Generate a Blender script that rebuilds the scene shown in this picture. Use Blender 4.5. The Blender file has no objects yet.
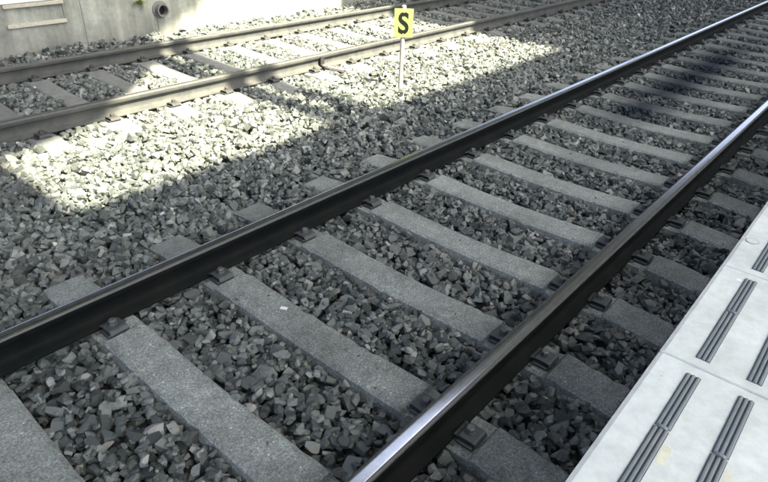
import bpy, bmesh, math, random
import numpy as np
from mathutils import Vector, Matrix, Euler

random.seed(7)
RNG = np.random.default_rng(11)
scene = bpy.context.scene
col = scene.collection

# ------------------------------------------------------------------ camera
# units: metres. X runs along the near track, Y across it (away from the platform), Z up.
# Y = 0 is the centre of the near rail, Z = 0 the height of the fastening bolts.
CAM = np.array([-0.8363, -0.8193, 1.6872]); YAW, PITCH, ROLL, FPX = 0.6923, 0.5360, 0.0427, 600.9
fwd = np.array([math.cos(PITCH)*math.cos(YAW), math.cos(PITCH)*math.sin(YAW), -math.sin(PITCH)])
rgt0 = np.array([math.sin(YAW), -math.cos(YAW), 0.0]); up0 = np.cross(rgt0, fwd)
rgt = rgt0*math.cos(ROLL) + up0*math.sin(ROLL); upv = -rgt0*math.sin(ROLL) + up0*math.cos(ROLL)
cd = bpy.data.cameras.new('camera'); cam = bpy.data.objects.new('camera', cd); col.objects.link(cam)
M4 = Matrix.Identity(4)
for i in range(3):
    M4[i][0], M4[i][1], M4[i][2], M4[i][3] = rgt[i], upv[i], -fwd[i], CAM[i]
cam.matrix_world = M4
cd.sensor_width = 36.0; cd.lens = 36.0*FPX/768.0
cd.clip_start = 0.05; cd.clip_end = 2000
scene.camera = cam

# ------------------------------------------------------------------ light
SUN_AZ, SUN_EL = math.radians(93), math.radians(57)     # azimuth the light travels to (from +X), elevation
SUN_STRENGTH, SKY_STRENGTH, EXPOSURE = 5.0, 0.100, 3.0
sd = Vector((math.cos(SUN_AZ)*math.cos(SUN_EL), math.sin(SUN_AZ)*math.cos(SUN_EL), -math.sin(SUN_EL)))
w = bpy.data.worlds.new('World'); scene.world = w; w.use_nodes = True
nt = w.node_tree; bg = nt.nodes['Background']
sky = nt.nodes.new('ShaderNodeTexSky'); sky.sky_type = 'NISHITA'; sky.sun_disc = False
sky.sun_elevation = SUN_EL
tos = -sd                                               # direction towards the sun
sky.sun_rotation = math.atan2(tos.x, tos.y)
sky.air_density = 0.45; sky.dust_density = 7.0; sky.ozone_density = 1.0
nt.links.new(sky.outputs[0], bg.inputs[0]); bg.inputs[1].default_value = SKY_STRENGTH
ld = bpy.data.lights.new('sun', 'SUN'); sun = bpy.data.objects.new('sun', ld); col.objects.link(sun)
ld.energy = SUN_STRENGTH; ld.angle = math.radians(0.8); ld.color = (1.0, 0.86, 0.66)
sun.rotation_euler = sd.to_track_quat('-Z', 'Y').to_euler(); sun.location = (0, -10, 15)
vs = scene.view_settings
vs.view_transform = 'Standard'; vs.look = 'None'; vs.exposure = EXPOSURE; vs.gamma = 1.0; vs.use_curve_mapping = False
scene.render.engine = 'CYCLES'
scene.cycles.use_denoising = True

# ------------------------------------------------------------------ helpers
class MB:
    def __init__(s): s.v = []; s.f = []; s.m = []
    def add(s, vs, fs, mi=0):
        o = len(s.v); s.v += [tuple(p) for p in vs]; s.f += [tuple(i+o for i in f) for f in fs]; s.m += [mi]*len(fs)
    def box(s, x0, x1, y0, y1, z0, z1, mi=0):
        s.add([(x0,y0,z0),(x1,y0,z0),(x1,y1,z0),(x0,y1,z0),(x0,y0,z1),(x1,y0,z1),(x1,y1,z1),(x0,y1,z1)],
              [(3,2,1,0),(4,5,6,7),(0,1,5,4),(1,2,6,5),(2,3,7,6),(3,0,4,7)], mi)
    def prism(s, pts, z0, z1, mi=0):                    # counter-clockwise outline in plan
        n = len(pts)
        s.add([(x,y,z0) for x,y in pts]+[(x,y,z1) for x,y in pts],
              [tuple(range(n-1,-1,-1)), tuple(range(n,2*n))]+[(i,(i+1)%n,n+(i+1)%n,n+i) for i in range(n)], mi)
    def tube(s, path, radii, seg=10, caps=True, mi=0):
        path = [Vector(p) for p in path]; rings = []
        if not isinstance(radii, (list, tuple)): radii = [radii]*len(path)
        prev = None
        for i, p in enumerate(path):
            t = (path[min(i+1,len(path)-1)]-path[max(i-1,0)]).normalized()
            if prev is None:
                a = t.orthogonal().normalized()
            else:
                a = (prev - t*prev.dot(t)).normalized()
            prev = a; b = t.cross(a)
            rings.append([p+(a*math.cos(2*math.pi*k/seg)+b*math.sin(2*math.pi*k/seg))*radii[i] for k in range(seg)])
        fs = []
        for i in range(len(path)-1):
            for k in range(seg):
                fs.append((i*seg+k, i*seg+(k+1)%seg, (i+1)*seg+(k+1)%seg, (i+1)*seg+k))
        if caps:
            fs.append(tuple(range(seg-1,-1,-1))); fs.append(tuple(range((len(path)-1)*seg, len(path)*seg)))
        s.add([p for r in rings for p in r], fs, mi)
    def mesh(s, name, mats, smooth=False, bevel=0.0, bseg=1):
        me = bpy.data.meshes.new(name); me.from_pydata(s.v, [], s.f)
        if bevel:
            bm = bmesh.new(); bm.from_mesh(me)
            bmesh.ops.bevel(bm, geom=[e for e in bm.edges], offset=bevel, segments=bseg, affect='EDGES', profile=0.5)
            bm.to_mesh(me); bm.free()
        else:
            me.polygons.foreach_set('material_index', s.m)
        for m in (mats if isinstance(mats, (list, tuple)) else [mats]): me.materials.append(m)
        if smooth: me.polygons.foreach_set('use_smooth', [True]*len(me.polygons))
        me.update(); return me

def obj(name, me, parent=None):
    o = bpy.data.objects.new(name, me); col.objects.link(o); o.parent = parent; return o
def tag(o, label=None, cat=None, group=None, kind=None):
    if label: o['label'] = label
    if cat: o['category'] = cat
    if group: o['group'] = group
    if kind: o['kind'] = kind
    return o
def empty(name, loc=(0,0,0), rz=0.0):
    o = bpy.data.objects.new(name, None); col.objects.link(o); o.location = loc; o.rotation_euler = (0,0,rz)
    o.empty_display_size = 0.1; return o
def copy_tree(o, parent=None):
    c = o.copy(); col.objects.link(c); c.parent = parent
    for ch in list(o.children): copy_tree(ch, c)
    return c

# ------------------------------------------------------------------ materials
class NT:
    def __init__(s, name):
        s.m = bpy.data.materials.new(name); s.m.use_nodes = True; s.t = s.m.node_tree
        s.b = s.t.nodes['Principled BSDF']
    def n(s, typ, **kw):
        nd = s.t.nodes.new('ShaderNode'+typ)
        for k, v in kw.items():
            if k.startswith('i_'):
                nd.inputs[k[2:].replace('_', ' ')].default_value = v
            else: setattr(nd, k, v)
        return nd
    def l(s, a, b): s.t.links.new(a, b)
    def co(s, which='Object'):
        return s.n('TexCoord').outputs[which]
    def pos(s): return s.n('NewGeometry').outputs['Position']
    def noise(s, co, scale, detail=4, rough=0.55, out='Fac'):
        nd = s.n('TexNoise'); nd.inputs['Scale'].default_value = scale; nd.inputs['Detail'].default_value = detail
        nd.inputs['Roughness'].default_value = rough; s.l(co, nd.inputs['Vector']); return nd.outputs[out]
    def ramp(s, f, stops):
        nd = s.n('ValToRGB'); cr = nd.color_ramp
        while len(cr.elements) < len(stops): cr.elements.new(0.5)
        for e, (p, c) in zip(cr.elements, stops):
            e.position = p; e.color = (*(c if isinstance(c, tuple) else (c, c, c)), 1)
        s.l(f, nd.inputs[0]); return nd.outputs[0]
    def mix(s, f, a, b, mode='MIX'):
        nd = s.n('Mix', data_type='RGBA', blend_type=mode)
        for v, i in ((f, 0), (a, 6), (b, 7)):
            if hasattr(v, 'links'): s.l(v, nd.inputs[i])
            else: nd.inputs[i].default_value = v if i == 0 else (*v, 1)
        return nd.outputs[2]
    def math(s, op, a, b=None, clamp=False):
        nd = s.n('Math', operation=op); nd.use_clamp = clamp
        for v, i in ((a, 0), (b, 1)):
            if v is None: continue
            if hasattr(v, 'links'): s.l(v, nd.inputs[i])
            else: nd.inputs[i].default_value = v
        return nd.outputs[0]
    def bump(s, h, strength, dist):
        nd = s.n('Bump'); nd.inputs['Strength'].default_value = strength; nd.inputs['Distance'].default_value = dist
        s.l(h, nd.inputs['Height']); s.l(nd.outputs[0], s.b.inputs['Normal'])
    def fin(s, colr=None, rough=0.8, metal=0.0, spec=0.5):
        if colr is not None:
            if hasattr(colr, 'links'): s.l(colr, s.b.inputs['Base Color'])
            else: s.b.inputs['Base Color'].default_value = (*colr, 1)
        if hasattr(rough, 'links'): s.l(rough, s.b.inputs['Roughness'])
        else: s.b.inputs['Roughness'].default_value = rough
        s.b.inputs['Metallic'].default_value = metal; s.b.inputs['Specular IOR Level'].default_value = spec
        return s.m

def oil_mask(t):
    """dark grease drips between the near rails, further along the track (world position)"""
    p = t.pos(); sx = t.n('SeparateXYZ'); t.l(p, sx.inputs[0])
    dy = t.math('DIVIDE', t.math('SUBTRACT', sx.outputs[1], 0.95), 0.30)
    gy = t.math('POWER', 2.718, t.math('MULTIPLY', t.math('MULTIPLY', dy, dy), -1.0))
    x = sx.outputs[0]
    up_ = t.n('MapRange'); t.l(x, up_.inputs[0]); up_.inputs[1].default_value = 4.0; up_.inputs[2].default_value = 4.9
    dn = t.n('MapRange'); t.l(x, dn.inputs[0]); dn.inputs[1].default_value = 10.5; dn.inputs[2].default_value = 8.0
    nz = t.noise(p, 1.4, 3)
    k = t.ramp(nz, [(0.28, 0.0), (0.44, 1.0)])
    return t.math('MULTIPLY', t.math('MULTIPLY', gy, k), t.math('MULTIPLY', up_.outputs[0], dn.outputs[0]), clamp=True)

def stone_material(name, per_object):
    t = NT(name)
    if per_object: tone = t.n('ObjectInfo').outputs['Random']
    else:
        a = t.n('Attribute'); a.attribute_name = 'tone'; tone = a.outputs['Fac']
    co = t.co('Object') if per_object else t.pos()
    c = t.ramp(tone, [(0.0, (0.029,0.042,0.040)), (0.30, (0.065,0.084,0.080)), (0.62, (0.117,0.145,0.137)),
                      (0.88, (0.19,0.226,0.212)), (0.985, (0.265,0.302,0.284)), (1.0, (0.50,0.52,0.48))])
    nz = t.noise(co, 38, 5, 0.65); c = t.mix(0.75, c, t.ramp(nz, [(0.30, 0.50), (0.70, 1.35)]), 'MULTIPLY')
    fine = t.noise(co, 190, 3, 0.7)
    c = t.mix(0.5, c, t.ramp(fine, [(0.30, 0.6), (0.72, 1.45)]), 'MULTIPLY')
    dust = t.noise(t.pos(), 0.8, 3); dk = t.ramp(dust, [(0.42, 0.0), (0.72, 0.25)])
    c = t.mix(dk, c, (0.16, 0.17, 0.155))
    sy = t.n('SeparateXYZ'); t.l(t.pos(), sy.inputs[0])           # shade put into the colour: stones darker along near track, paler sunlit side
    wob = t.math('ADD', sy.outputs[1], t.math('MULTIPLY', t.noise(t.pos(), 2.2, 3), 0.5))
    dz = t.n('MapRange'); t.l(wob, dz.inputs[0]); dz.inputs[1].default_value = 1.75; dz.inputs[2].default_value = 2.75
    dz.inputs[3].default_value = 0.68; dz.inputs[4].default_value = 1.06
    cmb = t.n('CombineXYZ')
    wt = t.n('MapRange'); t.l(wob, wt.inputs[0]); wt.inputs[1].default_value = 1.9; wt.inputs[2].default_value = 3.2   # warmth of the sunlight put into the stone colour
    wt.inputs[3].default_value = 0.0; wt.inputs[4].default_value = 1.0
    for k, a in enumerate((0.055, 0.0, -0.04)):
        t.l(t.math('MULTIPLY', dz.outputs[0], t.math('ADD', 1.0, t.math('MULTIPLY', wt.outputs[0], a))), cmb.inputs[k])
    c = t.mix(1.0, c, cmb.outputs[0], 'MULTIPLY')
    om = oil_mask(t)
    c = t.mix(t.math('MULTIPLY', om, 0.95), c, (0.012, 0.018, 0.025))
    t.bump(t.math('ADD', nz, t.math('MULTIPLY', fine, 0.35)), 0.7, 0.0035)
    t.fin(c, 0.52, spec=0.42)
    t.l(t.math('MULTIPLY', t.math('SUBTRACT', 1.0, om), 0.42), t.b.inputs['Specular IOR Level'])
    return t.m

def concrete_material(name, base, speck=0.5, oil=False, stain=0.5, scale=1.0, bump=0.5):
    t = NT(name); p = t.pos()
    big = t.noise(p, 2.1*scale, 5, 0.6); med = t.noise(p, 17*scale, 4, 0.6); fine = t.noise(p, 105*scale, 5, 0.85)
    c = t.mix(stain, base, t.ramp(big, [(0.30, 0.62), (0.70, 1.28)]), 'MULTIPLY')
    c = t.mix(0.55, c, t.ramp(med, [(0.28, 0.62), (0.72, 1.30)]), 'MULTIPLY')
    c = t.mix(speck, c, t.ramp(fine, [(0.33, 0.25), (0.5, 0.95), (0.66, 2.1)]), 'MULTIPLY')
    vor = t.n('TexVoronoi'); vor.inputs['Scale'].default_value = 70*scale; t.l(p, vor.inputs['Vector'])
    pore = t.ramp(vor.outputs['Distance'], [(0.06, 0.35), (0.16, 1.0)])
    c = t.mix(0.55, c, pore, 'MULTIPLY')
    vw = t.n('TexVoronoi'); vw.inputs['Scale'].default_value = 21*scale; t.l(p, vw.inputs['Vector'])
    c = t.mix(t.ramp(vw.outputs['Distance'], [(0.045, 0.75), (0.10, 0.0)]), c, (0.46, 0.48, 0.45))
    r = t.n('ObjectInfo').outputs['Random']
    c = t.mix(0.5, c, t.ramp(r, [(0.0, 0.72), (1.0, 1.22)]), 'MULTIPLY')
    om = oil_mask(t) if oil else None
    if oil: c = t.mix(t.math('MULTIPLY', om, 0.9), c, (0.014, 0.02, 0.027))
    h = t.math('ADD', t.math('MULTIPLY', med, 0.8), t.math('ADD', t.math('MULTIPLY', fine, 0.45), t.math('MULTIPLY', pore, 0.25)))
    t.bump(h, bump, 0.006)
    t.fin(c, 0.88, spec=0.3)
    if oil: t.l(t.math('MULTIPLY', t.math('SUBTRACT', 1.0, om), 0.3), t.b.inputs['Specular IOR Level'])
    return t.m

def metal_material(name, base, rough, metal, var=0.5, scale=40, bump=0.15, tint=None, spec=0.5):
    t = NT(name); p = t.co('Object')
    nz = t.noise(p, scale, 5, 0.65); big = t.noise(p, 5, 3)
    c = t.mix(var, base, t.ramp(nz, [(0.3, 0.55), (0.7, 1.4)]), 'MULTIPLY')
    if tint: c = t.mix(t.ramp(big, [(0.42, 0.0), (0.68, 0.8)]), c, tint)
    t.bump(nz, bump, 0.002)
    return t.fin(c, t.ramp(nz, [(0.3, max(rough-0.1, 0.05)), (0.7, min(rough+0.12, 1))]), metal, spec)

M = {}
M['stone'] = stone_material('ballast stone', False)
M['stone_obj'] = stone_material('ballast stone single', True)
M['sleeper'] = concrete_material('sleeper concrete', (0.138, 0.163, 0.154), 0.80, oil=True, stain=0.75, bump=0.6)
M['sleeper_far'] = concrete_material('sleeper concrete dusty', (0.165, 0.183, 0.172), 0.4, stain=0.4)
M['clip'] = metal_material('clip steel', (0.046, 0.058, 0.058), 0.55, 0.35, tint=(0.046, 0.056, 0.055))
M['clip_far'] = metal_material('clip steel dusty', (0.040, 0.045, 0.043), 0.7, 0.1, tint=(0.05, 0.045, 0.04))
M['bolt'] = metal_material('bolt steel', (0.085, 0.097, 0.094), 0.5, 0.4)
M['pad'] = metal_material('rubber pad', (0.035, 0.038, 0.038), 0.85, 0.0)
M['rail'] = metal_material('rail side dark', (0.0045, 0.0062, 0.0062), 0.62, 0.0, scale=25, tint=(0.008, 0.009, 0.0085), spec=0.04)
M['rail_far'] = metal_material('rail side dusty', (0.048, 0.055, 0.052), 0.8, 0.0, scale=22, tint=(0.080, 0.084, 0.073), spec=0.25)
def head_material(name, base, rough):
    t = NT(name); p = t.co('Object')
    mp = t.n('Mapping'); mp.inputs['Scale'].default_value = (0.6, 160, 60); t.l(p, mp.inputs[0])
    st = t.noise(mp.outputs[0], 1.0, 4, 0.7)
    sp = t.noise(p, 30, 5, 0.7)
    c = t.mix(0.55, base, t.ramp(st, [(0.3, 0.6), (0.7, 1.25)]), 'MULTIPLY')
    c = t.mix(0.35, c, t.ramp(sp, [(0.3, 0.6), (0.7, 1.25)]), 'MULTIPLY')
    return t.fin(c, t.ramp(st, [(0.3, rough-0.05), (0.7, rough+0.10)]), 1.0)
M['head'] = head_material('polished running band', (0.84, 0.85, 0.80), 0.17)
M['head_edge'] = metal_material('rail head edge', (0.040, 0.047, 0.046), 0.48, 0.3, scale=60)
M['head_far'] = head_material('dull running band', (0.24, 0.25, 0.235), 0.48)
M['head_edge_far'] = metal_material('rail head edge dusty', (0.075, 0.083, 0.077), 0.7, 0.2, scale=60)
M['ground'] = concrete_material('soil', (0.10, 0.095, 0.08), 0.5)
M['bed'] = concrete_material('ballast fines', (0.050, 0.054, 0.052), 0.6, bump=1.0)
M['platform'] = concrete_material('platform concrete', (0.30, 0.31, 0.30), 0.4)
def slab_material():
    t = NT('pale paving slab'); p = t.pos()
    big = t.noise(p, 3.0, 5, 0.6); med = t.noise(p, 24, 5, 0.6); fine = t.noise(p, 260, 3, 0.7)
    c = t.mix(0.40, (0.455, 0.525, 0.51), t.ramp(big, [(0.32, 0.66), (0.68, 1.14)]), 'MULTIPLY')
    c = t.mix(0.35, c, t.ramp(med, [(0.30, 0.70), (0.62, 1.08)]), 'MULTIPLY')
    c = t.mix(0.30, c, t.ramp(fine, [(0.30, 0.70), (0.6, 1.08)]), 'MULTIPLY')
    v = t.n('TexVoronoi'); v.inputs['Scale'].default_value = 9; t.l(p, v.inputs['Vector'])
    c = t.mix(t.ramp(v.outputs['Distance'], [(0.035, 0.55), (0.06, 0.0)]), c, (0.26, 0.27, 0.265))
    v2 = t.n('TexVoronoi'); v2.inputs['Scale'].default_value = 6.3; t.l(p, v2.inputs['Vector'])
    c = t.mix(t.ramp(v2.outputs['Distance'], [(0.05, 0.5), (0.075, 0.0)]), c, (0.70, 0.73, 0.72))
    t.bump(t.math('ADD', med, t.math('MULTIPLY', fine, 0.3)), 0.25, 0.003)
    return t.fin(c, 0.72, spec=0.35)
M['slab'] = slab_material()
M['slab_edge'] = concrete_material('worn slab edge', (0.47, 0.51, 0.49), 0.4)
M['rubber_base'] = metal_material('tactile rubber base', (0.022, 0.030, 0.033), 0.7, 0.0)
M['rubber'] = metal_material('tactile rubber', (0.105, 0.142, 0.155), 0.55, 0.0, var=0.45, scale=30, tint=(0.14, 0.165, 0.17))
M['glue'] = metal_material('yellow glue stain', (0.44, 0.47, 0.36), 0.8, 0.0, scale=14)
def wall_material():
    t = NT('wall concrete'); p = t.pos()
    mp = t.n('Mapping'); mp.inputs['Scale'].default_value = (7.0, 1.0, 0.8); t.l(p, mp.inputs[0])
    stk = t.noise(mp.outputs[0], 1.0, 5, 0.65); big = t.noise(p, 2.6, 5, 0.65); med = t.noise(p, 22, 5, 0.65); fine = t.noise(p, 130, 3, 0.7)
    c = t.mix(0.75, (0.275, 0.30, 0.255), t.ramp(big, [(0.30, 0.55), (0.68, 1.30)]), 'MULTIPLY')
    c = t.mix(0.65, c, t.ramp(stk, [(0.32, 0.50), (0.62, 1.22)]), 'MULTIPLY')
    c = t.mix(0.30, c, t.ramp(med, [(0.3, 0.6), (0.7, 1.3)]), 'MULTIPLY')
    sz = t.n('SeparateXYZ'); t.l(p, sz.inputs[0])
    damp = t.n('MapRange'); t.l(t.math('ADD', sz.outputs[2], t.math('MULTIPLY', stk, 0.35)), damp.inputs[0])
    damp.inputs[1].default_value = 0.42; damp.inputs[2].default_value = 0.10
    c = t.mix(t.math('MULTIPLY', damp.outputs[0], 0.45), c, (0.13, 0.14, 0.125))
    t.bump(t.math('ADD', med, t.math('MULTIPLY', fine, 0.4)), 0.4, 0.005)
    return t.fin(c, 0.9, spec=0.25)
M['wall'] = wall_material()
M['batten'] = metal_material('painted batten', (0.42, 0.42, 0.33), 0.7, 0.0)
M['white'] = metal_material('white board', (0.72, 0.76, 0.76), 0.6, 0.0, var=0.15)
M['pipe'] = metal_material('drain pipe', (0.13, 0.135, 0.13), 0.75, 0.0)
M['black'] = metal_material('flat black', (0.012, 0.012, 0.012), 0.9, 0.0)
M['yellow'] = metal_material('yellow enamel', (0.185, 0.285, 0.080), 0.5, 0.0, var=0.15)
M['black_paint'] = metal_material('black enamel', (0.008, 0.009, 0.007), 0.8, 0.0, var=0.2, spec=0.1)
M['post'] = metal_material('galvanised post', (0.36, 0.34, 0.29), 0.6, 0.25, var=0.35)
M['leaf'] = metal_material('weed leaf', (0.20, 0.23, 0.035), 0.6, 0.0, var=0.4)
M['cable'] = metal_material('cable rubber', (0.06, 0.055, 0.05), 0.7, 0.0)
M['paper'] = metal_material('paper label', (0.45, 0.48, 0.47), 0.8, 0.0, var=0.1)
M['roof'] = concrete_material('shade roof', (0.055, 0.068, 0.072), 0.2)  # finish of the unseen added roofs, kept dark for the rail reflections

# ------------------------------------------------------------------ track layout
GAUGE = 1.505                                            # rail centre to rail centre
RAIL_TOP, RAIL_BOT = 0.092, -0.053
NS = 0.5692                                              # sleeper spacing, near track
FX, FY, FA, FS = 0.770, 3.906 + 0.102, -0.011, 0.557     # far track: origin on its nearer rail, turn, spacing
SL_OFF = 0.02
def far_pt(x, y):
    return (FX + x*math.cos(FA) - y*math.sin(FA), FY + x*math.sin(FA) + y*math.cos(FA))
near_k = list(range(-2, 28)); far_k = list(range(-2, 23))
WALL_Y = 6.50

# ------------------------------------------------------------------ ground and bed
g = MB(); g.add([(-400,-400,-0.5),(400,-400,-0.5),(400,400,-0.5),(-400,400,-0.5)], [(0,1,2,3)])
tag(obj('ground', g.mesh('ground', M['ground'])), kind='structure')

def target_level(x, y):
    """top of the ballast"""
    t = -0.040 + 0.010*np.sin(1.3*x+0.7)*np.sin(1.7*y)
    t = np.where((y > 2.1) & (y < 3.4), t+0.012, t)
    dn = np.abs((x-SL_OFF)/NS-np.round((x-SL_OFF)/NS))*NS                # distance to the nearest near-track sleeper
    t = np.where((y > -0.6) & (y < 1.80), np.where(dn < 0.16, -0.067, -0.058), t)
    t = np.where((y >= 1.80) & (y < 2.1) & (dn < 0.16), -0.066, t)
    yl = y - (FY + (x-FX)*FA)
    for yr in (0.0, GAUGE):
        t = np.where(np.abs(y-yr) < 0.085, -0.068, t)
        t = np.where(np.abs(yl-yr) < 0.085, -0.070, t)
    return np.where(y > 6.1, t+0.05*(y-6.1)/0.4, t)
bed = MB()
bx = np.linspace(-8, 60, 137); by = np.linspace(-0.56, 6.46, 41)
vsb = []
for j, y in enumerate(by):
    for i, x in enumerate(bx):
        vsb.append((x, y, -0.142 + random.uniform(-0.008, 0.008)))
fsb = [(j*137+i, j*137+i+1, (j+1)*137+i+1, (j+1)*137+i) for j in range(40) for i in range(136)]
bed.add(vsb, fsb)
ballast_bed = tag(obj('ballast_bed', bed.mesh('ballast_bed', M['bed'])), kind='structure')

# ------------------------------------------------------------------ rails
def rail_profile():
    """half profile from the top centre down (y, z above the foot), slots: 0 side, 1 running band, 2 head edge"""
    return [(0,0.1450,1),(0.012,0.1449,1),(0.0195,0.1444,2),(0.0265,0.1425,2),(0.0310,0.1385,2),(0.0325,0.1330,0),
            (0.0315,0.1080,0),(0.0290,0.1035,0),(0.0110,0.0960,0),(0.0075,0.0880,0),(0.0070,0.0600,0),(0.0080,0.0360,0),
            (0.0140,0.0270,0),(0.0350,0.0190,0),(0.0595,0.0120,0),(0.0625,0.0095,0),(0.0625,0.0010,0),(0.0600,0.0,0)]
def make_rail(x0, x1, mats, step=0.5):
    hp = rail_profile(); n = len(hp)
    ring = [(y, z) for y, z, _ in hp] + [(-y, z) for y, z, _ in hp[:0:-1]]
    segm = [hp[i][2] for i in range(n-1)]
    slots = segm + [0] + segm[::-1]
    R = len(ring); xs = np.arange(x0, x1+1e-6, step); b = MB()
    vs_ = [(x, y, z+RAIL_BOT) for x in xs for y, z in ring]
    for i in range(len(xs)-1):
        for k in range(R):
            k2 = (k+1) % R
            b.f.append((i*R+k, i*R+k2, (i+1)*R+k2, (i+1)*R+k)); b.m.append(slots[k])
    b.v = vs_
    b.f.append(tuple(range(R-1,-1,-1))); b.m.append(0); b.f.append(tuple(range((len(xs)-1)*R, len(xs)*R))); b.m.append(0)
    me = b.mesh('rail', mats); bm = bmesh.new(); bm.from_mesh(me); bmesh.ops.recalc_face_normals(bm, faces=bm.faces); bm.to_mesh(me); bm.free()
    me.polygons.foreach_set('use_smooth', [True]*len(me.polygons))
    me.set_sharp_from_angle(angle=math.radians(38))
    return me
me_near = make_rail(-4, 45, [M['rail'], M['head'], M['head_edge']])
me_far = make_rail(-4, 45, [M['rail_far'], M['head_far'], M['head_edge_far']])
r = obj('rail', me_near); tag(r, 'dark steel rail with bright worn head, nearest to the platform edge', 'rail', 'running rails of the two tracks')
r = obj('rail', me_near); r.location = (0, GAUGE, 0)
tag(r, 'long dark steel rail crossing the photo from left edge to top right corner', 'rail', 'running rails of the two tracks')
r = obj('rail', me_far); r.location = (FX, FY, 0); r.rotation_euler.z = FA
tag(r, 'dusty tan rail behind the yellow S sign, with a cable bond on its side', 'rail', 'running rails of the two tracks')
x_, y_ = far_pt(0, GAUGE)
r = obj('rail', me_far); r.location = (x_, y_, 0); r.rotation_euler.z = FA
tag(r, 'dusty rail closest to the concrete wall at the back', 'rail', 'running rails of the two tracks')

# ------------------------------------------------------------------ sleepers
SEAT = 0.150
def sleeper_mesh(seed, mat):
    rr = random.Random(seed)
    ys = []
    y = -0.455
    marks = sorted([-0.455, -0.445, -SEAT-0.012, -SEAT, SEAT, SEAT+0.012, GAUGE-SEAT-0.012, GAUGE-SEAT, GAUGE+SEAT, GAUGE+SEAT+0.012, 1.950, 1.960])
    for a, b_ in zip(marks, marks[1:]):
        n = max(1, int((b_-a)/0.035))
        ys += [a+(b_-a)*i/n for i in range(n)]
    ys.append(marks[-1])
    def top(y):
        d = min(abs(y), abs(y-GAUGE))
        if d <= SEAT+1e-6: return -0.0595
        if y < 0: return -0.046 - 0.025*(-y-SEAT)/0.3
        if y > GAUGE: return -0.046 - 0.025*(y-GAUGE-SEAT)/0.3
        u = (y-SEAT)/(GAUGE-2*SEAT); return -0.044 - 0.016*math.sin(math.pi*u)**1.2
    b = MB(); rings = []
    for i, y in enumerate(ys):
        z = top(y); u = min(max(y/GAUGE, 0), 1)
        hw = 0.097 - 0.008*math.sin(math.pi*u)
        e = 0.010 if 0 < i < len(ys)-1 else 0.018
        zz = z - (0.010 if i in (0, len(ys)-1) else 0)
        j = lambda s=0.0011: rr.uniform(-s, s)
        chip = (0.010 if rr.random() < 0.05 else 0), (0.010 if rr.random() < 0.05 else 0)
        rings.append([(-hw-0.040, y, -0.235), (-hw-0.006+j(), y, zz-e-j()-chip[0]), (-hw+e+j()+chip[0], y, zz+j(0.0008)),
                      (-hw*0.35, y, zz+j(0.0008)), (hw*0.35, y, zz+j(0.0008)),
                      (hw-e+j()-chip[1], y, zz+j(0.0008)), (hw+0.006+j(), y, zz-e-j()-chip[1]), (hw+0.040, y, -0.235)])
    R = 8
    b.v = [p for r_ in rings for p in r_]
    for i in range(len(rings)-1):
        for k in range(R):
            k2 = (k+1) % R
            b.f.append((i*R+k, (i+1)*R+k, (i+1)*R+k2, i*R+k2)); b.m.append(0)
    b.f.append(tuple(range(R))); b.f.append(tuple(range((len(rings)-1)*R+R-1, (len(rings)-1)*R-1, -1))); b.m += [0, 0]
    me = b.mesh('sleeper_body', mat); bm = bmesh.new(); bm.from_mesh(me); bmesh.ops.recalc_face_normals(bm, faces=bm.faces); bm.to_mesh(me); bm.free()
    me.polygons.foreach_set('use_smooth', [True]*len(me.polygons)); me.set_sharp_from_angle(angle=math.radians(30))
    return me
def clip_mesh(mat):
    """bent plate: sits on the sleeper shoulder, steps over the rail foot; local +y points away from the rail"""
    prof = [(-0.046,-0.0372),(-0.034,-0.0355),(-0.022,-0.0290),(0.036,-0.0290),(0.042,-0.032),(0.044,-0.0430)]
    th = 0.008; b = MB(); hx = 0.042
    up = [(y, z+th) for y, z in prof]
    up[-2] = (0.045, up[-2][1]); up[-1] = (0.052, prof[-1][1]+0.001)
    n = len(prof); vs_ = []
    for x in (-hx, hx): vs_ += [(x, y, z) for y, z in prof] + [(x, y, z) for y, z in up]
    fs = []
    for i in range(n-1):
        fs.append((i, i+1, 2*n+i+1, 2*n+i)); fs.append((n+i, 3*n+i, 3*n+i+1, n+i+1))
        fs.append((i, n+i, n+i+1, i+1)); fs.append((2*n+i, 2*n+i+1, 3*n+i+1, 3*n+i))
    fs.append((0, 2*n, 3*n, n)); fs.append((n-1, 2*n-1, 4*n-1, 3*n-1))
    b.add(vs_, fs)
    me = b.mesh('rail_clip', mat); bm = bmesh.new(); bm.from_mesh(me); bmesh.ops.recalc_face_normals(bm, faces=bm.faces)
    bmesh.ops.bevel(bm, geom=[e for e in bm.edges if e.calc_face_angle(0) > 0.9], offset=0.0022, segments=1, affect='EDGES')
    bm.to_mesh(me); bm.free(); return me
def bolt_mesh(mat):
    b = MB()
    b.tube([(0,0,-0.0225),(0,0,-0.0170)], 0.018, 14)
    pts = [(0.0175*math.cos(math.pi*k/3+0.3), 0.0175*math.sin(math.pi*k/3+0.3)) for k in range(6)]
    tp = [(0.0140*math.cos(math.pi*k/3+0.3), 0.0140*math.sin(math.pi*k/3+0.3)) for k in range(6)]
    vs_ = [(x,y,-0.0171) for x,y in pts]+[(x,y,0.0005) for x,y in pts]+[(x,y,0.0040) for x,y in tp]
    fs = [(i,(i+1)%6,6+(i+1)%6,6+i) for i in range(6)]+[(6+i,6+(i+1)%6,12+(i+1)%6,12+i) for i in range(6)]+[tuple(range(12,18))]
    b.add(vs_, fs)
    return b.mesh('bolt', mat)
def pad_mesh(mat):
    b = MB(); b.box(-0.070, 0.070, -0.080, 0.080, -0.0630, -0.0535)
    return b.mesh('rail_pad', mat, bevel=0.003)
def shoulder_mesh(mat):
    b = MB(); b.box(-0.050, 0.050, -0.030, 0.042, -0.0600, -0.0425)
    return b.mesh('clip_seat', mat, bevel=0.004)
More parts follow.
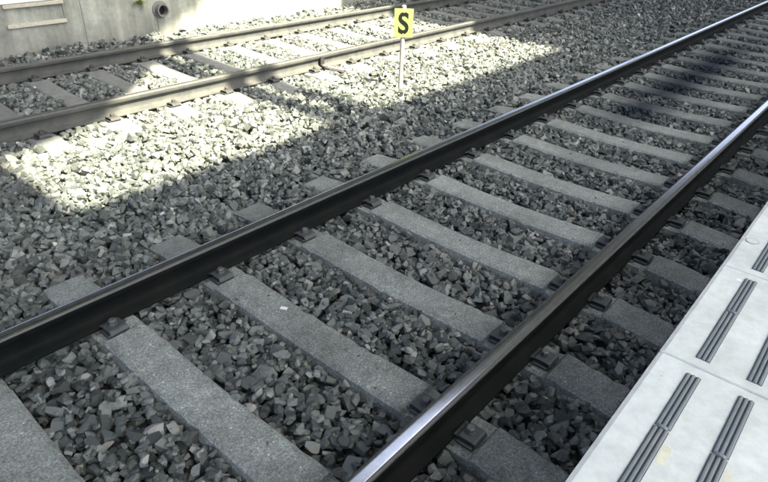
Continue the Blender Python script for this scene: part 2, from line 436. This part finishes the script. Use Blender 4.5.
def make_sleeper(mats):
    root = empty('concrete_sleeper')
    o = obj('sleeper_body', sleeper_mesh(0, M[mats[0]]), root)
    for yr in (0.0, GAUGE):
        p = obj('rail_pad', pads[mats[3]], root); p.location = (0, yr, 0)
        for s in (-1, 1):
            c = obj('rail_clip', clips[mats[1]], root); c.location = (0, yr+s*0.102, 0); c.rotation_euler.z = 0 if s > 0 else math.pi
            bt = obj('bolt', bolts[mats[2]], c)
            sh = obj('clip_seat', seats[mats[3]], c)
    return root
clips = {k: clip_mesh(M[k]) for k in ('clip', 'clip_far')}
bolts = {k: bolt_mesh(M[k]) for k in ('bolt', 'clip_far')}
pads = {k: pad_mesh(M[k]) for k in ('pad',)}
seats = {k: shoulder_mesh(M['clip']) for k in ('pad',)}
bodyN = [sleeper_mesh(100+i, M['sleeper']) for i in range(8)]
bodyF = [sleeper_mesh(200+i, M['sleeper_far']) for i in range(6)]
ORD = ['first','second','third','fourth','fifth','sixth','seventh','eighth','ninth','tenth','eleventh','twelfth','thirteenth',
       'fourteenth','fifteenth','sixteenth','seventeenth','eighteenth','nineteenth','twentieth','twenty-first','twenty-second',
       'twenty-third','twenty-fourth','twenty-fifth','twenty-sixth','twenty-seventh','twenty-eighth','twenty-ninth','thirtieth',
       'thirty-first','thirty-second','thirty-third','thirty-fourth']
def spread(root, i, rr, body):
    for ch in root.children:
        if ch.name.startswith('sleeper_body'): ch.data = body
        elif ch.name.startswith('rail_clip'):
            ch.rotation_euler.z += rr.uniform(-0.05, 0.05)
            for b_ in ch.children:
                if b_.name.startswith('bolt'): b_.rotation_euler.z = rr.uniform(0, 1)
protoN = make_sleeper(('sleeper', 'clip', 'bolt', 'pad'))
protoF = make_sleeper(('sleeper_far', 'clip_far', 'clip_far', 'pad'))
rr = random.Random(5); near_sleepers = {}
for n, k in enumerate(near_k):
    o = protoN if n == 0 else copy_tree(protoN)
    o.location = (k*NS, 0, 0)
    spread(o, k, rr, bodyN[n % 8])
    for ch in o.children:
        if ch.name.startswith('sleeper_body'): ch.location = (SL_OFF, 0, 0)
    near_sleepers[k] = o
    if k < -1: lab = 'concrete sleeper under the dark rails, just outside the bottom left corner'
    elif k == 1: lab = 'concrete sleeper under the dark rails, the one carrying a small white paper tag'
    else: lab = 'concrete sleeper under the dark rails, %s counted from the bottom left corner' % ORD[k+1]
    tag(o, lab, 'sleeper', 'sleepers of the near track')
for n, k in enumerate(far_k):
    o = protoF if n == 0 else copy_tree(protoF)
    x_, y_ = far_pt(k*FS, 0); o.location = (x_, y_, 0); o.rotation_euler.z = FA
    spread(o, k, rr, bodyF[n % 6])
    lab = 'pale dusty sleeper of the track by the wall, %s counted from the left edge' % ORD[max(k, 0)]
    if k < 0: lab = 'pale sleeper of the track by the wall, %s outside the left edge' % ('just' if k == -1 else 'second one')
    tag(o, lab, 'sleeper', 'sleepers of the far track')

# ------------------------------------------------------------------ platform
PZ, PE = 0.350, -0.537
pb = MB(); pb.box(-10, 40, -9.0, -0.60, -0.5, PZ-0.062)
platform = tag(obj('platform', pb.mesh('platform', M['platform'])), kind='structure')
SLAB, SX0 = 0.755, 1.008
STRIP_Y = [-0.664, -0.822, -0.980, -1.138, -1.296]
def slab_mesh():
    b = MB(); g_ = 0.0025; x0, x1 = g_, SLAB-g_; y0, y1 = -1.52, PE; z0, z1 = PZ-0.060, PZ
    c = 0.004; e = 0.005; ey = 0.014                                 # small arris, larger worn chamfer on the track side
    b.add([(x0,y0,z0),(x1,y0,z0),(x1,y1,z0),(x0,y1,z0),
           (x0,y0,z1-c),(x1,y0,z1-c),(x1,y1,z1-e),(x0,y1,z1-e),
           (x0+c,y0+c,z1),(x1-c,y0+c,z1),(x1-c,y1-ey,z1),(x0+c,y1-ey,z1)],
          [(3,2,1,0),(0,1,5,4),(1,2,6,5),(3,0,4,7),(8,9,10,11),(4,5,9,8),(5,6,10,9),(7,4,8,11)])
    b.add([(x1,y1,z0),(x0,y1,z0),(x1,y1,z1-e),(x0,y1,z1-e),(x1-c,y1-ey,z1),(x0+c,y1-ey,z1)], [(0,1,3,2),(2,3,5,4)], 1)
    return b.mesh('paving_slab', [M['slab'], M['slab']])
def strip_mesh(length):
    """three rounded rubber ribs on a thin base"""
    b = MB(); w2 = 0.0225; prof = [(-w2,0.0),(-w2,0.0025)]
    for k in range(3):
        yc = (k-1)*0.015
        for t in (-1,-0.6,0,0.6,1): prof.append((yc+t*0.0055, 0.0025 if abs(t) == 1 else 0.0025+0.0036*math.sqrt(1-t*t*0.75)))
    prof += [(w2,0.0025),(w2,0.0)]
    n = len(prof); vs_ = []
    for x in (0, length): vs_ += [(x, y, z) for y, z in prof]
    fs = [(i, i+1, n+i+1, n+i) for i in range(n-1)] + [tuple(range(n-1,-1,-1)), tuple(range(n, 2*n))]
    b.add(vs_, fs)
    for i in range(n-1): b.m[i] = 0 if max(prof[i][1], prof[i+1][1]) > 0.0050 else 1
    me = b.mesh('tactile_strip', [M['rubber'], M['rubber_base']])
    bm = bmesh.new(); bm.from_mesh(me); bmesh.ops.recalc_face_normals(bm, faces=bm.faces); bm.to_mesh(me); bm.free(); return me
slab_me = slab_mesh(); strip_a = strip_mesh(0.352); strip_b = strip_mesh(0.292)
def joint_mesh():
    b = MB(); b.tube([(-0.006,0,0.003),(0.006,0,0.003)], [0.010, 0.010], 10)
    for i, p in enumerate(b.v): b.v[i] = (p[0], p[1]*1.75, max(p[2]*0.9, 0.0))
    return b.mesh('strip_joint', M['rubber'])
joint_me = joint_mesh()
for i in range(-3, 20):
    s = obj('paving_slab', slab_me, platform); s.location = (SX0+i*SLAB, 0, random.uniform(-0.0015, 0.0))
    for j, y in enumerate(STRIP_Y[:4]):
        dx = random.uniform(-0.006, 0.006)
        a = obj('tactile_strip', strip_a, s); a.location = (0.048+dx, y+random.uniform(-0.002,0.002), PZ)
        b_ = obj('tactile_strip', strip_b, s); b_.location = (0.408+dx, y+random.uniform(-0.002,0.002), PZ)
        jt = obj('strip_joint', joint_me, s); jt.location = (0.404+dx, y, PZ)
# octagonal plug let into the second slab, glue smears beside two strips
b = MB(); b.prism([(0.026*math.cos(math.pi*(k+.5)/4), 0.026*math.sin(math.pi*(k+.5)/4)) for k in range(8)], -0.004, 0.0012)
o = obj('octagonal_plug', b.mesh('octagonal_plug', M['slab'], bevel=0.0), platform); o.location = (2.075, -0.585, PZ)
b = MB()
for k in range(8):
    a0, a1 = math.pi*(k+.5)/4, math.pi*(k+1.5)/4
    b.add([(0.0262*math.cos(a0),0.0262*math.sin(a0),0.0008),(0.0262*math.cos(a1),0.0262*math.sin(a1),0.0008),
           (0.0305*math.cos(a1),0.0305*math.sin(a1),0.0008),(0.0305*math.cos(a0),0.0305*math.sin(a0),0.0008)], [(3,2,1,0)])
o = obj('plug_joint', b.mesh('plug_joint', M['platform']), platform); o.location = (2.075, -0.585, PZ)
for gx, gy, gl, gw in ((0.56,-0.702,0.080,0.022),(0.58,-0.857,0.10,0.013)):
    b = MB(); rg = random.Random(int(gx*1000)); n_ = 8
    jg = lambda: rg.uniform(-0.0025, 0.0025)
    pts = [(gx-gl/2+gl*k/n_+jg(), gy-gw/2+jg()) for k in range(n_+1)] + [(gx+gl/2-gl*k/n_+jg(), gy+gw/2+jg()*0.4) for k in range(n_+1)]
    b.prism(pts, PZ-0.002, PZ+0.0004); obj('glue_smear', b.mesh('glue_smear', M['glue']), platform)

# ------------------------------------------------------------------ retaining wall with niche, battens and drain pipe
wall = empty('retaining_wall', (0, WALL_Y, -0.5)); tag(wall, 'stained grey concrete wall running behind the far track', 'wall')
WH = 1.25
def wall_part(name, me): return obj(name, me, wall)
joints = [-6.0, -1.6, 2.405, 3.33, 5.6, 8.0, 10.4, 12.8, 15.2, 20.0, 30.0]
NX0, NX1, NZ0, NZ1 = 1.60, 2.205, 0.235, 0.452          # shallow recess with the battens
for a, b2 in zip(joints, joints[1:]):
    b = MB(); a_, b_ = a+0.0025, b2-0.0025
    if a < NX0 and b2 > NX1:
        z0, z1 = 0.0, WH+0.5
        b.box(a_, NX0, 0, 0.3, z0, z1); b.box(NX1, b_, 0, 0.3, z0, z1)
        b.box(NX0, NX1, 0, 0.3, z0, NZ0+0.5); b.box(NX0, NX1, 0, 0.3, NZ1+0.5, z1); b.box(NX0, NX1, 0.0095, 0.3, NZ0+0.5, NZ1+0.5)
    else: b.box(a_, b_, 0, 0.3, 0, WH+0.5)
    wall_part('wall_panel', b.mesh('wall_panel', M['wall']))
b = MB(); b.box(joints[0], joints[-1], 0.012, 0.29, 0, WH+0.49); wall_part('wall_core', b.mesh('wall_core', M['wall']))
for z in (NZ0+0.5-0.018, NZ1+0.5-0.035):
    b = MB(); b.box(NX0-0.01, NX1+0.01, -0.030, 0.03, z, z+0.040); wall_part('batten', b.mesh('batten', M['batten'], bevel=0.004))
b = MB(); b.box(NX0-0.42, NX1+0.03, -0.025, -0.001, NZ1+0.5+0.012, NZ1+0.5+0.42); wall_part('white_board', b.mesh('white_board', M['white'], bevel=0.003))
# drain pipe: hollow tube poking out of the wall
px, pz = 3.385, 0.225+0.5
b = MB(); n = 24
def ring(r_, y): return [(px+r_*math.cos(2*math.pi*k/n), y, pz+r_*math.sin(2*math.pi*k/n)) for k in range(n)]
rs = [ring(0.105, 0.01), ring(0.105, -0.012), ring(0.078, -0.018), ring(0.078, -0.085), ring(0.062, -0.085), ring(0.060, 0.0)]
b.v = [p for r_ in rs for p in r_]
for i in range(len(rs)-1):
    for k in range(n): b.f.append((i*n+k, i*n+(k+1)%n, (i+1)*n+(k+1)%n, (i+1)*n+k)); b.m.append(0)
me = b.mesh('drain_pipe', M['pipe']); bm = bmesh.new(); bm.from_mesh(me); bmesh.ops.recalc_face_normals(bm, faces=bm.faces); bm.to_mesh(me); bm.free()
pipe = wall_part('drain_pipe', me)
b = MB(); b.add(ring(0.060, -0.003), [tuple(range(n))]); obj('pipe_dark_disc', b.mesh('pipe_dark_disc', M['black']), pipe)  # black disc stands in for the dark inside of the pipe
# weed rooted in the wall joint above the pipe
weed = empty('weed', (3.12, WALL_Y-0.002, 0.315)); tag(weed, 'small yellow-green weed sprouting from the concrete wall above the drain pipe', 'weed')
rw = random.Random(3)
for k in range(16):
    a = rw.uniform(-1.5, 1.5); L = rw.uniform(0.05, 0.12); el = rw.uniform(-0.2, 0.9)
    d = Vector((math.sin(a)*math.cos(el), -math.cos(a)*math.cos(el)*0.8, math.sin(el))).normalized()
    sde = d.cross(Vector((0,0,1))).normalized(); b = MB()
    pts = [Vector((0,0,0)), d*L*0.45+Vector((0,0,0.012)), d*L+Vector((0,0,-0.012))]; wd = L*0.22
    b.add([pts[0], pts[1]-sde*wd, pts[1]+Vector((0,0,-0.004)), pts[1]+sde*wd, pts[2]], [(0,2,1),(0,3,2),(1,2,4),(2,3,4)])
    obj('leaf', b.mesh('leaf', M['leaf']), weed)

# ------------------------------------------------------------------ yellow S sign
SX, SY = 3.755, 2.865
sign = empty('marker_sign', (SX, SY, -0.12)); tag(sign, 'small yellow plate with a black letter S on a thin post', 'sign')
b = MB(); b.tube([(0,0,0),(0,0,0.845)], 0.021, 16); b.tube([(0,0,0.845),(0,0,0.852)], [0.021, 0.012], 16)
o = obj('post', b.mesh('post', M['post'], smooth=True), sign); o.data.set_sharp_from_angle(angle=math.radians(40))
b = MB(); PW, PH = 0.176, 0.256; b.box(-PW/2, PW/2, -0.003, 0.0, 0.570, 0.570+PH)
RZ = math.radians(-48)                                   # plate faces back towards the platform end
plate = obj('sign_plate', b.mesh('sign_plate', M['yellow'], bevel=0.0008), sign); plate.rotation_euler.z = RZ
plate.location = (math.sin(RZ)*0.0235, -math.cos(RZ)*0.0235, 0)
cu = bpy.data.curves.new('letter_s', 'FONT'); cu.body = 'S'; cu.size = 0.262; cu.extrude = 0.0008; cu.offset = 0.0065
cu.align_x = 'CENTER'
tmp = bpy.data.objects.new('letter_tmp', cu); col.objects.link(tmp)
bpy.context.view_layer.update()
me = bpy.data.meshes.new_from_object(tmp.evaluated_get(bpy.context.evaluated_depsgraph_get()))
bpy.data.objects.remove(tmp)
co_ = np.array([v.co[:] for v in me.vertices]); c0 = (co_.min(0)+co_.max(0))/2
for v in me.vertices: v.co = ((v.co.x-c0[0])*0.86, -(v.co.z)-0.0039, (v.co.y-c0[1])+0.570+PH/2)
me.materials.clear(); me.materials.append(M['black_paint'])
obj('letter_s', me, plate)
for z in (0.60, 0.795):
    b = MB(); b.tube([(0,-0.0028,z),(0,-0.0060,z)], 0.006, 8); obj('screw', b.mesh('screw', M['post']), plate)

# ------------------------------------------------------------------ cable bond clamped over the far track's nearer rail
bond = empty('rail_bond', (*far_pt(2.955, 0), 0)); bond.rotation_euler.z = FA
tag(bond, 'dark clamp and rods fixed to the dusty rail left of the S sign', 'rail bond')
b = MB(); b.box(-0.028, 0.028, -0.050, -0.034, -0.030, 0.070)
b.box(-0.028, 0.028, -0.085, -0.034, -0.046, -0.030)
obj('clamp', b.mesh('clamp', M['black'], bevel=0.004), bond)
b = MB(); b.tube([(0.0,-0.05,-0.02),(0.02,-0.11,-0.030),(0.06,-0.25,-0.035),(0.10,-0.42,-0.045),(0.115,-0.48,-0.075)], 0.011, 8)
obj('rod', b.mesh('rod', M['post'], smooth=True), bond)
b = MB(); b.tube([(-0.02,-0.05,-0.02),(-0.015,-0.12,-0.034),(0.02,-0.26,-0.042),(0.06,-0.40,-0.052),(0.07,-0.45,-0.08)], 0.009, 8)
obj('rod', b.mesh('rod', M['cable'], smooth=True), bond)
b = MB(); b.box(-0.035, 0.035, -0.118, -0.080, -0.058, -0.020); obj('terminal', b.mesh('terminal', M['black'], bevel=0.006), bond)

# small paper tag lying on one sleeper
b = MB(); b.box(-0.010, 0.010, -0.017, 0.017, 0, 0.0016)
o = obj('paper_tag', b.mesh('paper_tag', M['paper'])); o.location = (NS+0.050, 0.985, -0.0560); o.rotation_euler.z = 0.5
tag(o, 'small white paper tag lying on a concrete sleeper between the dark rails', 'paper')

# ------------------------------------------------------------------ unseen overhead roofs, added to shade the tracks and darken rail reflections
# edges fitted to shadow lines, lifted sunward; far ends stretched to darken reflections
HR = 8.0; ZB = -0.05
def lift(p, z=HR):
    k = (z-ZB)/(-sd.z); return (p[0]-sd.x*k, p[1]-sd.y*k)
canopy = empty('shade_canopy', (0, -3.0, PZ)); tag(canopy, 'unseen flat canopy added overhead to shade the near track', 'canopy')
y1 = lift((0, 2.60))[1]
b = MB(); b.box(-10, 40, -4.6, y1+3.0, HR-PZ-0.14, HR-PZ); obj('canopy_roof', b.mesh('canopy_roof', M['roof']), canopy)
for x in (-12, -5, 16, 24, 32):
    b = MB(); b.box(x-0.12, x+0.12, -0.12, 0.12, 0, HR-PZ-0.14); obj('canopy_column', b.mesh('canopy_column', M['roof']), canopy)
def deck(name, outline, label, legs):
    root = empty(name, (legs[0][0], legs[0][1], -0.5)); tag(root, label, 'bridge')
    ox, oy = legs[0][0], legs[0][1]
    pts = [lift(p) for p in outline]
    b = MB(); b.prism([(x-ox, y-oy) for x, y in pts], HR+0.5-0.12, HR+0.5); obj('deck', b.mesh('deck', M['roof']), root)
    for x, y in legs:
        zb = 0.0 if y > 0 else PZ+0.5
        b = MB(); b.box(x-ox-0.14, x-ox+0.14, y-oy-0.14, y-oy+0.14, zb, HR+0.5-0.12); obj('leg', b.mesh('leg', M['roof']), root)
deck('left_shade_deck', [(-4,2.66),(0.39,2.66),(0.39,3.72),(1.30,4.02),(1.98,4.74),(2.52,5.30),(3.10,6.47),(3.94,6.73),(4.2,6.90),(4.2,28),(-4,28)],  # added shade deck, outline cut to the left shadow edge
     'unseen deck added overhead to shade the left side', [(-3.2,7.2),(0.3,7.2),(-3.2,-4.2)])
girder = empty('shade_girder', (2.9, -2.6, PZ)); tag(girder, 'unseen slatted girder added overhead, its shadow splits the sunlit ballast', 'girder')
def gpart(name, outline):
    b = MB(); b.prism([(x-2.9, y+2.6) for x, y in (lift(p) for p in outline)], HR-PZ-0.10, HR-PZ); obj(name, b.mesh(name, M['roof']), girder)
gpart('chord', [(2.50,2.66),(2.755,2.66),(2.755,7.45),(2.50,7.45)]); gpart('chord', [(2.845,2.66),(3.09,2.66),(3.09,7.45),(2.845,7.45)])  # unseen added chords, set apart so their shadow comes out paler
for k in range(3): gpart('lacing', [(2.756,2.70+2.2*k),(2.844,2.70+2.2*k),(2.844,2.85+2.2*k),(2.756,2.85+2.2*k)])
b = MB(); b.box(-0.14, 0.14, -0.14, 0.14, 0, HR-PZ-0.10); obj('leg', b.mesh('leg', M['roof']), girder)
deck('far_shade_deck', [(6.62,2.66),(27,2.66),(27,28),(4.3,28),(4.3,11.2),(6.62,11.2)],  # added shade deck, stretched far back to darken the rail heads
     'unseen wide deck added overhead to shade the far end of the tracks', [(9,7.6),(25,7.6),(25,-2.6)])

# ------------------------------------------------------------------ ballast stones
def rock(seed, cuts):
    """broken stone: a block cut by random planes, so it has large flat facets and sharp arrises"""
    rr = np.random.default_rng(seed); bm = bmesh.new(); bmesh.ops.create_cube(bm, size=2.0)
    sh = np.array([1.0, rr.uniform(0.60, 0.88), rr.uniform(0.46, 0.70)])
    k1, k2 = rr.uniform(-0.35, 0.35, 2)
    for v in bm.verts: v.co.x += k1*v.co.y; v.co.y += k2*v.co.z
    for c in range(cuts):
        n = rr.normal(size=3); n /= np.linalg.norm(n)
        d = n*rr.uniform(0.72, 1.02)
        bmesh.ops.bisect_plane(bm, geom=bm.verts[:]+bm.edges[:]+bm.faces[:], plane_co=Vector(d), plane_no=Vector(n), clear_outer=True)
        ed = [e for e in bm.edges if e.is_boundary]
        if ed: bmesh.ops.holes_fill(bm, edges=ed, sides=0)
    bmesh.ops.dissolve_degenerate(bm, edges=bm.edges, dist=0.02)
    bmesh.ops.remove_doubles(bm, verts=bm.verts, dist=0.06)
    bmesh.ops.triangulate(bm, faces=[f for f in bm.faces if len(f.verts) > 3])
    for v in bm.verts: v.co = Vector(np.array(v.co)*sh)+Vector(rr.normal(0, 0.018, 3))
    bmesh.ops.recalc_face_normals(bm, faces=bm.faces); bm.verts.index_update()
    v = np.array([x.co[:] for x in bm.verts]); f = np.array([[x.index for x in t.verts] for t in bm.faces]); bm.free()
    v -= (v.max(0)+v.min(0))/2; v /= np.abs(v[:, 0]).max()
    return v, f
ROCKS = [rock(500+i, 4) for i in range(28)]
FAR_ROCKS = [rock(700+i, 2) for i in range(28)]
NEAR_ROCKS = [rock(900+i, 8) for i in range(48)]

CELL = 0.008
X0, X1, Y0, Y1 = -1.4, 16.5, -0.60, 6.47
NXc, NYc = int((X1-X0)/CELL), int((Y1-Y0)/CELL)
H = np.full((NXc, NYc), -0.145, np.float32)
gx = X0+(np.arange(NXc)+0.5)*CELL; gy = Y0+(np.arange(NYc)+0.5)*CELL
BLK = np.zeros((NXc, NYc), bool)
for k in near_k:
    xm = np.abs(gx-(k*NS+SL_OFF)) < 0.094; ym = (gy > -0.45) & (gy < 1.952); BLK |= xm[:, None] & ym[None, :]
GX, GY = np.meshgrid(gx, gy, indexing='ij')
lx = (GX-FX)*math.cos(FA)+(GY-FY)*math.sin(FA); ly = -(GX-FX)*math.sin(FA)+(GY-FY)*math.cos(FA)
BLK |= (np.abs(lx/FS-np.round(lx/FS))*FS < 0.094) & (ly > -0.45) & (ly < 1.952)
BLK |= (GX-SX)**2+(GY-SY)**2 < 0.02**2
TGT = target_level(GX, GY).astype(np.float32)
del GX, GY, lx, ly
# where stones are needed: seen by the camera, with a generous margin all round
def visible(x, y, margin):
    d = np.stack([x-CAM[0], y-CAM[1], np.full_like(x, -0.05-CAM[2])], -1)
    z = d@fwd; u = d@rgt/np.maximum(z, 0.05); v = d@upv/np.maximum(z, 0.05)
    return (z > 0.3) & (np.abs(u) < 384/FPX+margin) & (v < 241/FPX+margin*0.5) & (v > -241/FPX-margin)
NTRY = int((X1-X0)*(Y1-Y0)*2200)
sx_ = RNG.uniform(X0+0.06, X1-0.06, NTRY); sy_ = RNG.uniform(Y0+0.06, Y1-0.02, NTRY)
keep = visible(sx_, sy_, 0.22)
dist = np.hypot(sx_-CAM[0], sy_-CAM[1])
keep &= (dist < 6.5) | (RNG.random(NTRY) < np.clip(1.20-dist/24, 0.5, 1))
sx_, sy_, dist = sx_[keep], sy_[keep], dist[keep]
sa = np.clip(RNG.lognormal(math.log(0.0224), 0.31, len(sx_)), 0.011, 0.040)
srot = np.stack([RNG.normal(0, 0.5, len(sx_)), RNG.normal(0, 0.5, len(sx_)), RNG.uniform(0, 6.283, len(sx_))], -1)
OFFS = {}
for n in range(1, 7):
    ii, jj = np.meshgrid(np.arange(-n, n+1), np.arange(-n, n+1), indexing='ij'); m = ii**2+jj**2 <= (n+0.3)**2
    OFFS[n] = (ii[m], jj[m], np.sqrt(np.clip(1-(ii[m]**2+jj[m]**2)/(n+0.6)**2, 0.05, 1)).astype(np.float32))
out = []
slack = RNG.uniform(-0.004, 0.012, len(sx_))
for q in range(len(sx_)):
    a = sa[q]; rf = a*0.80; n = min(6, max(1, int(rf/CELL)))
    i = int((sx_[q]-X0)/CELL); j = int((sy_[q]-Y0)/CELL)
    di, dj, pr = OFFS[n]
    ii = i+di; jj = j+dj
    if jj[-1] >= NYc or ii[-1] >= NXc or ii[0] < 0 or jj.min() < 0 or jj.max() >= NYc: continue
    n2 = max(1, n-1); d2 = OFFS[n2]
    if BLK[i+d2[0], j+d2[1]].any(): continue
    h = H[ii, jj]
    base = 0.55*float(h.max())+0.45*float(h.mean())
    c = a*0.60; zc = base+c*0.55
    if zc+c > TGT[i, j]+slack[q]: continue
    H[ii, jj] = np.maximum(h, zc+c*pr)
    out.append((sx_[q], sy_[q], zc, a, q))
S = np.array(out)
ci = ((S[:,0]-X0)/CELL).astype(int); cj = ((S[:,1]-Y0)/CELL).astype(int)
bury = np.min([H[np.clip(ci+a_, 0, NXc-1), np.clip(cj+b_, 0, NYc-1)] for a_ in (-2, 0, 2) for b_ in (-2, 0, 2)], axis=0)
S = S[bury < S[:,2]+S[:,3]*0.60+0.016]
# chips: splinters lying on the stones and, a few, on the sleepers
nC = 14000
cxs = RNG.uniform(-1.0, 6.5, nC); cys = RNG.uniform(-0.5, 3.3, nC); ca = np.clip(RNG.lognormal(math.log(0.0085), 0.35, nC), 0.004, 0.015)
ii = ((cxs-X0)/CELL).astype(int); jj = ((cys-Y0)/CELL).astype(int)
okc = visible(cxs, cys, 0.05) & (np.abs(cys) > 0.16) & (np.abs(cys-GAUGE) > 0.16) & (~BLK[ii, jj] | ((RNG.random(nC) < 0.05) & (ca < 0.008)))
nb = np.mean([BLK[np.clip(ii+a_, 0, NXc-1), jj] for a_ in (-5, 5)], axis=0)
okc &= (~BLK[ii, jj]) | (nb > 0.9) | (RNG.random(nC) < 0.5)
zt = np.where(BLK[ii, jj], -0.055+0.5*ca, H[ii, jj]+0.15*ca)
chips = np.stack([cxs, cys, zt, ca, RNG.integers(0, len(sx_), nC)], -1)[okc]
nBig = len(S); S = np.concatenate([S, chips]); nS = len(S)
# choose the 300 stones that show largest: on top of the heap, nearest the camera
ci = ((S[:,0]-X0)/CELL).astype(int); cj = ((S[:,1]-Y0)/CELL).astype(int)
ontop = H[ci, cj] <= S[:,2]+S[:,3]*0.60+0.002
dd = np.sqrt((S[:,0]-CAM[0])**2+(S[:,1]-CAM[1])**2+(S[:,2]-CAM[2])**2)
vis = visible(S[:,0], S[:,1], -0.015)
# hidden behind the platform edge?
tt = (CAM[2]-PZ)/(CAM[2]-S[:,2]); ye = CAM[1]+(S[:,1]-CAM[1])*tt
vis &= ye > PE+0.02
vis &= ~((np.abs(S[:,1]) < 0.08) | (np.abs(S[:,1]-GAUGE) < 0.08))
score = np.where(ontop & vis & (np.arange(nS) < nBig), S[:,3]/dd, -1)
single = set(np.argsort(-score)[:300].tolist())
tone = RNG.beta(1.5, 1.9, nS); tone = np.where(RNG.random(nS) < 0.010, RNG.uniform(0.93, 1.0, nS), tone*0.94)
RMESH = []
for v, f in NEAR_ROCKS:
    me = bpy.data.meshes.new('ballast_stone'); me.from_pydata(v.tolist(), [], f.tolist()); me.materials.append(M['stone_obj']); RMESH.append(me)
V, F, T = [], [], []; off = 0
rid = RNG.integers(0, 28*48, nS)
for q in range(nS):
    x, y, z, a, src = S[q]; ex, ey, ez = srot[int(src)]
    if q in single:
        o = obj('ballast_stone', RMESH[rid[q] % 48], ballast_bed)
        o.location = (x, y, z); o.rotation_euler = (ex, ey, ez); o.scale = (a, a, a)
        continue
    cx, sx2, cy, sy2, cz, sz = math.cos(ex), math.sin(ex), math.cos(ey), math.sin(ey), math.cos(ez), math.sin(ez)
    R = np.array([[cz*cy, cz*sy2*sx2-sz*cx, cz*sy2*cx+sz*sx2], [sz*cy, sz*sy2*sx2+cz*cx, sz*sy2*cx-cz*sx2], [-sy2, cy*sx2, cy*cx]])
    v, f = NEAR_ROCKS[rid[q] % 48] if (dd[q] < 3.3 and q < nBig) else (ROCKS if dd[q] < 5.0 else FAR_ROCKS)[rid[q] % 28]
    V.append(v@R.T*a+(x, y, z)); F.append(f+off); T.append(np.full(len(v), tone[q], np.float32)); off += len(v)
V = np.concatenate(V).astype(np.float32); F = np.concatenate(F).astype(np.int32); T = np.concatenate(T)
me = bpy.data.meshes.new('ballast_stones')
me.vertices.add(len(V)); me.vertices.foreach_set('co', V.ravel())
me.loops.add(F.size); me.loops.foreach_set('vertex_index', F.ravel())
me.polygons.add(len(F)); me.polygons.foreach_set('loop_start', np.arange(0, F.size, 3, dtype=np.int32))
at = me.attributes.new('tone', 'FLOAT', 'POINT'); at.data.foreach_set('value', T)
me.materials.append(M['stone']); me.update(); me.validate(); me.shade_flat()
o = obj('loose_ballast', me, ballast_bed); o['kind'] = 'stuff'
print('stones', nS, 'triangles', len(F))
